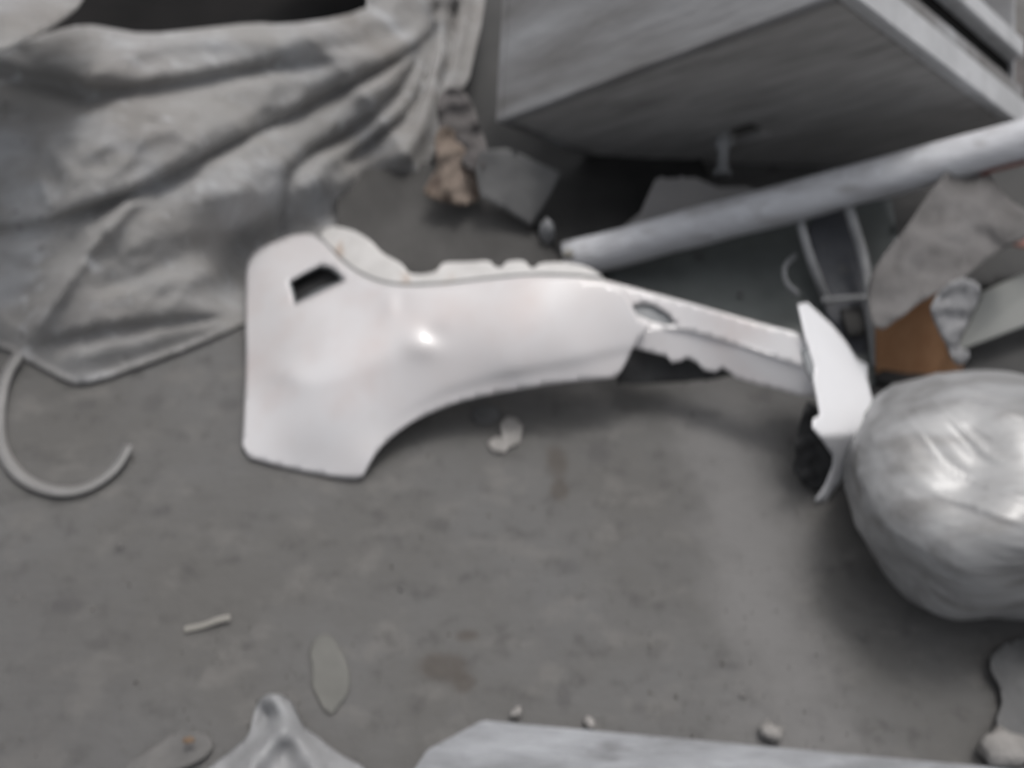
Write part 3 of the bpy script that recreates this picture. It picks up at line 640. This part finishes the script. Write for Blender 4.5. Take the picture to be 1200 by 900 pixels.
# ================================================================ WRAPPED BUNDLE
def bundle():
    c = at(1172, 578, 0.140); R = Vector((0.212, 0.186, 0.135))
    bm = bmesh.new(); bmesh.ops.create_uvsphere(bm, u_segments=180, v_segments=110, radius=1)
    for v in bm.verts:
        p = v.co.copy(); s = Vector((math.copysign(abs(p.x) ** 0.80, p.x), math.copysign(abs(p.y) ** 0.74, p.y), math.copysign(abs(p.z) ** 0.8, p.z)))
        k = 1 + 0.15 * noise.noise(p * 1.5 + Vector((4, 1, 2))) + 0.02 * noise.noise(p * 2.6 + Vector((1, 6, 2)))
        # film creases: two families of long thin ridges
        c1 = 0.27 * p.x + 0.62 * p.y + 0.74 * p.z; c2 = 0.52 * p.x + 0.55 * p.y + 0.64 * p.z
        g1 = c1 * 15 + 1.3 * noise.noise(p * 1.6); g2 = c2 * 19 + 1.1 * noise.noise(p * 2.0 + Vector((7, 0, 0)))
        m1 = max(0, noise.noise(Vector((p.x * 1.2, p.y * 3, p.z * 3)) + Vector((3, 3, 3))) + 0.22); m2 = max(0, noise.noise(Vector((p.x * 1.4, p.y * 3.4, p.z * 3.4)) + Vector((9, 1, 5))) + 0.12)
        k += 0.022 * (1 - abs(math.sin(g1))) ** 3 * m1 + 0.022 * (1 - abs(math.sin(g2))) ** 3 * m2
        k += 0.003 * noise.fractal(Vector((p.x * 2, p.y * 9, p.z * 9)), 1, 2, 2)
        z = s.z * R.z * k + c.z
        v.co = Vector((c.x + s.x * R.x * k, c.y + s.y * R.y * k, max(z, 0.002)))
    me = bpy.data.meshes.new("wrapped_bundle"); bm.to_mesh(me); bm.free()
    return link("wrapped_bundle", me, M_film)
tag(bundle(), "large rounded bundle wrapped in shiny stretch film on the floor at the right", "bundle")

# ================================================================ FOREGROUND
pk = board("dusty_plank", [at(566, 843, .022), at(606, 847, .022), at(1250, 906, .022), at(1250, 1010, .022), at(430, 985, .022), at(500, 878, .022)], 0.02, M_plank, bevel=0.003)
tag(pk, "pale dusty plank lying along the bottom edge, nearest to the viewer", "plank")

def bag_h(P):
    h = 0.01 + 0.00055 * np.maximum(0, P[:, 1] - 835) * 0.7 + 0.0
    d, _, _ = seg_dist(P, [(322, 820), (335, 840), (325, 862), (300, 890), (270, 940)]); h = h + 0.030 * np.exp(-(d / 14) ** 2)
    d, _, _ = seg_dist(P, [(345, 860), (370, 900), (380, 960)]); h = h + 0.020 * np.exp(-(d / 16) ** 2)
    d, _, _ = seg_dist(P, [(312, 838), (310, 850)]); h = h - 0.016 * np.exp(-(d / 7) ** 2)
    return np.maximum(h + 0.006 * fract(P, 30, 4, 3), 0.003)
o = sheet("plastic_bag", [(302, 822), (312, 813), (328, 813), (344, 822), (350, 840), (358, 853), (372, 862), (395, 882), (430, 900), (470, 960), (440, 1010), (180, 1010), (190, 950), (238, 905), (268, 882), (292, 862), (296, 840)],
          bag_h, M_bag, step=5, thick=0.002)
tag(o, "pale translucent plastic bag with a knotted tip rising from the bottom edge", "plastic bag")
o = sheet("crumpled_wrapper", [(185, 872), (205, 856), (238, 856), (252, 872), (240, 890), (200, 905), (160, 915), (140, 900)], crumple(const(.008), 0.005, 26, 41), M_fl, step=4, thick=0.002)
tag(o, "small crumpled grey wrapper just left of the plastic bag", "wrapper")
o = lump("orange_scrap", at(222, 868, .022), (0.009, 0.004, 0.002), M_orange, seed=9); tag(o, "tiny orange scrap on the crumpled grey wrapper", "scrap")

# strap
def ribbon(name, pts, wid, m, lean=0.5):
    P = [Vector(p) for p in pts]
    for _ in range(3):
        qv = [P[0]]
        for i in range(len(P) - 1): qv += [P[i].lerp(P[i + 1], .25), P[i].lerp(P[i + 1], .75)]
        P = qv + [P[-1]]
    bm = bmesh.new(); prev = None
    for i, p in enumerate(P):
        d = (P[min(i + 1, len(P) - 1)] - P[max(0, i - 1)]).normalized(); s = d.cross(Vector((0, 0, 1))).normalized()
        wv = (s * lean + Vector((0, 0, 1)) * (1 - lean)).normalized() * wid / 2
        cur = (bm.verts.new(p - wv), bm.verts.new(p + wv))
        if prev: bm.faces.new((prev[0], cur[0], cur[1], prev[1]))
        prev = cur
    me = bpy.data.meshes.new(name); bm.to_mesh(me); bm.free(); o = link(name, me, m)
    md = o.modifiers.new("thickness", 'SOLIDIFY'); md.thickness = 0.001; md.offset = 0; return o
o = ribbon("plastic_strap", [at(22, 415, .02), at(6, 440, .018), at(-1, 475, .012), at(-2, 515, .010), at(12, 548, .010), at(42, 571, .010), at(82, 578, .010), at(115, 566, .010), at(138, 546, .012), at(150, 522, .016)], 0.020, M_strap, 0.85)
tag(o, "grey plastic strap curled in an open hook on the floor below the tarp", "strap")
o = tube("white_sliver", [at(216, 738, .004), at(240, 733, .005), at(256, 726, .008), at(270, 724, .006)], 0.004, M_cream, flat=(0.0045, 0.002), seg=8)
tag(o, "thin cream sliver on the bare floor above the plastic bag", "sliver")
o = sheet("paper_scrap", [(362, 762), (367, 750), (379, 742), (391, 747), (399, 760), (406, 774), (411, 795), (407, 815), (398, 826), (390, 838), (380, 833), (373, 820), (364, 803), (366, 786)], lambda P: 0.003 + 0.002 * fract(P, 30, 1, 2), M_scrapg, step=5, thick=0.001)
tag(o, "faint greenish oval paper scrap on the floor right of the plastic bag tip", "paper scrap")
o = sheet("rag_scrap", [(571, 519), (580, 512), (588, 513), (586, 497), (594, 488), (605, 490), (613, 500), (609, 519), (596, 524), (592, 530), (578, 529)], crumple(const(.006), 0.003, 16, 51), M_stone, step=3, thick=0.001, soft=0)
tag(o, "pale torn scrap on the floor below the wheel arch of the fender", "scrap")
o = sheet("foil_scrap", [(552, 478), (572, 472), (588, 480), (584, 492), (566, 498), (552, 492)], crumple(const(.006), 0.004, 16, 55), M_greys, step=3, thick=0.002)
tag(o, "small grey scrap half under the wheel arch, left of the pale torn scrap", "scrap")
for i, (x, y, s, m, lab) in enumerate([(900, 861, .016, M_stone, "pale rounded stone just above the plank, lower right"), (606, 838, .009, M_stone, "small pale stone at the left corner of the plank"),
                               (690, 850, .010, M_stone, "small pale stone on the far edge of the plank, near its middle"), (1168, 884, .030, M_stone, "pale block in the bottom right corner")]):
    o = lump("stone", at(x, y, 0), (s, s * .8, s * .7), m, seed=i + 3, amp=.75, sub=2, rz=i); tag(o, lab, "stone")
o = sheet("grey_film", [(1155, 775), (1180, 750), (1260, 740), (1260, 900), (1180, 868), (1165, 850), (1178, 815)], crumple(const(.02), 0.008, 30, 61), M_greys, step=5, thick=0.002)
tag(o, "crumpled grey film on the floor at the right edge below the wrapped bundle", "film")

# grit swept over the floor
# small torn chips of card and plaster lying in the clutter and on the open floor
rc = random.Random(11)
CH = [(560, 268, "small torn chip on the dark board, beside the pointed plastic scrap"), (704, 300, "small torn chip under the left end of the pole"),
      (820, 300, "small torn chip on the dark metal sheet, in its middle"), (868, 345, "small torn chip on the dark metal sheet, beside the fender arm"),
      (470, 250, "small torn chip on the dark board, close to the tarp edge"), (870, 815, "flat pale chip on the open floor above the plank, right of the middle"),
      (1010, 745, "flat pale chip on the open floor, just below the wrapped bundle"), (470, 690, "tiny flat chip on the open floor below the fender, near the middle"),
      (140, 640, "tiny flat chip on the open floor below the curled strap")]
for x, y, lab in CH:
    n_ = rc.randint(5, 7); R_ = rc.uniform(4.0, 7.5); ol = [(x + R_ * rc.uniform(.6, 1.5) * math.cos(6.283 * k / n_), y + R_ * rc.uniform(.4, .8) * math.sin(6.283 * k / n_)) for k in range(n_)]
    z_ = 0.03 if y < 400 else 0.001
    o = sheet("chip", ol, (lambda zz: lambda P: zz + 0.0015 * fract(P, 6, 2, 2))(z_ + .0015), M_fl if y > 400 else M_greys, step=3, thick=0.001, soft=0); tag(o, lab, "chip")
rg = random.Random(3); vs = []; fs = []
for i in range(1400):
    px, py = rg.uniform(-120, 1250), rg.uniform(400, 960); p = at(px, py, 0); s = rg.uniform(.0008, .0024) * (1.8 if rg.random() < .06 else 1)
    b = len(vs); a = rg.uniform(0, 3)
    for k in range(5): vs.append((p.x + math.cos(a + k * 1.257) * s * rg.uniform(.7, 1.3), p.y + math.sin(a + k * 1.257) * s * rg.uniform(.7, 1.3), 0.0002))
    vs.append((p.x, p.y, s * rg.uniform(.6, 1.1)))
    for k in range(5): fs.append((b + k, b + (k + 1) % 5, b + 5))
me = bpy.data.meshes.new("grit"); me.from_pydata(vs, [], fs); g = link("grit", me, M_grit, None, False)
tag(g, "fine grit and crumbs scattered over the concrete floor", "grit", kind='stuff')
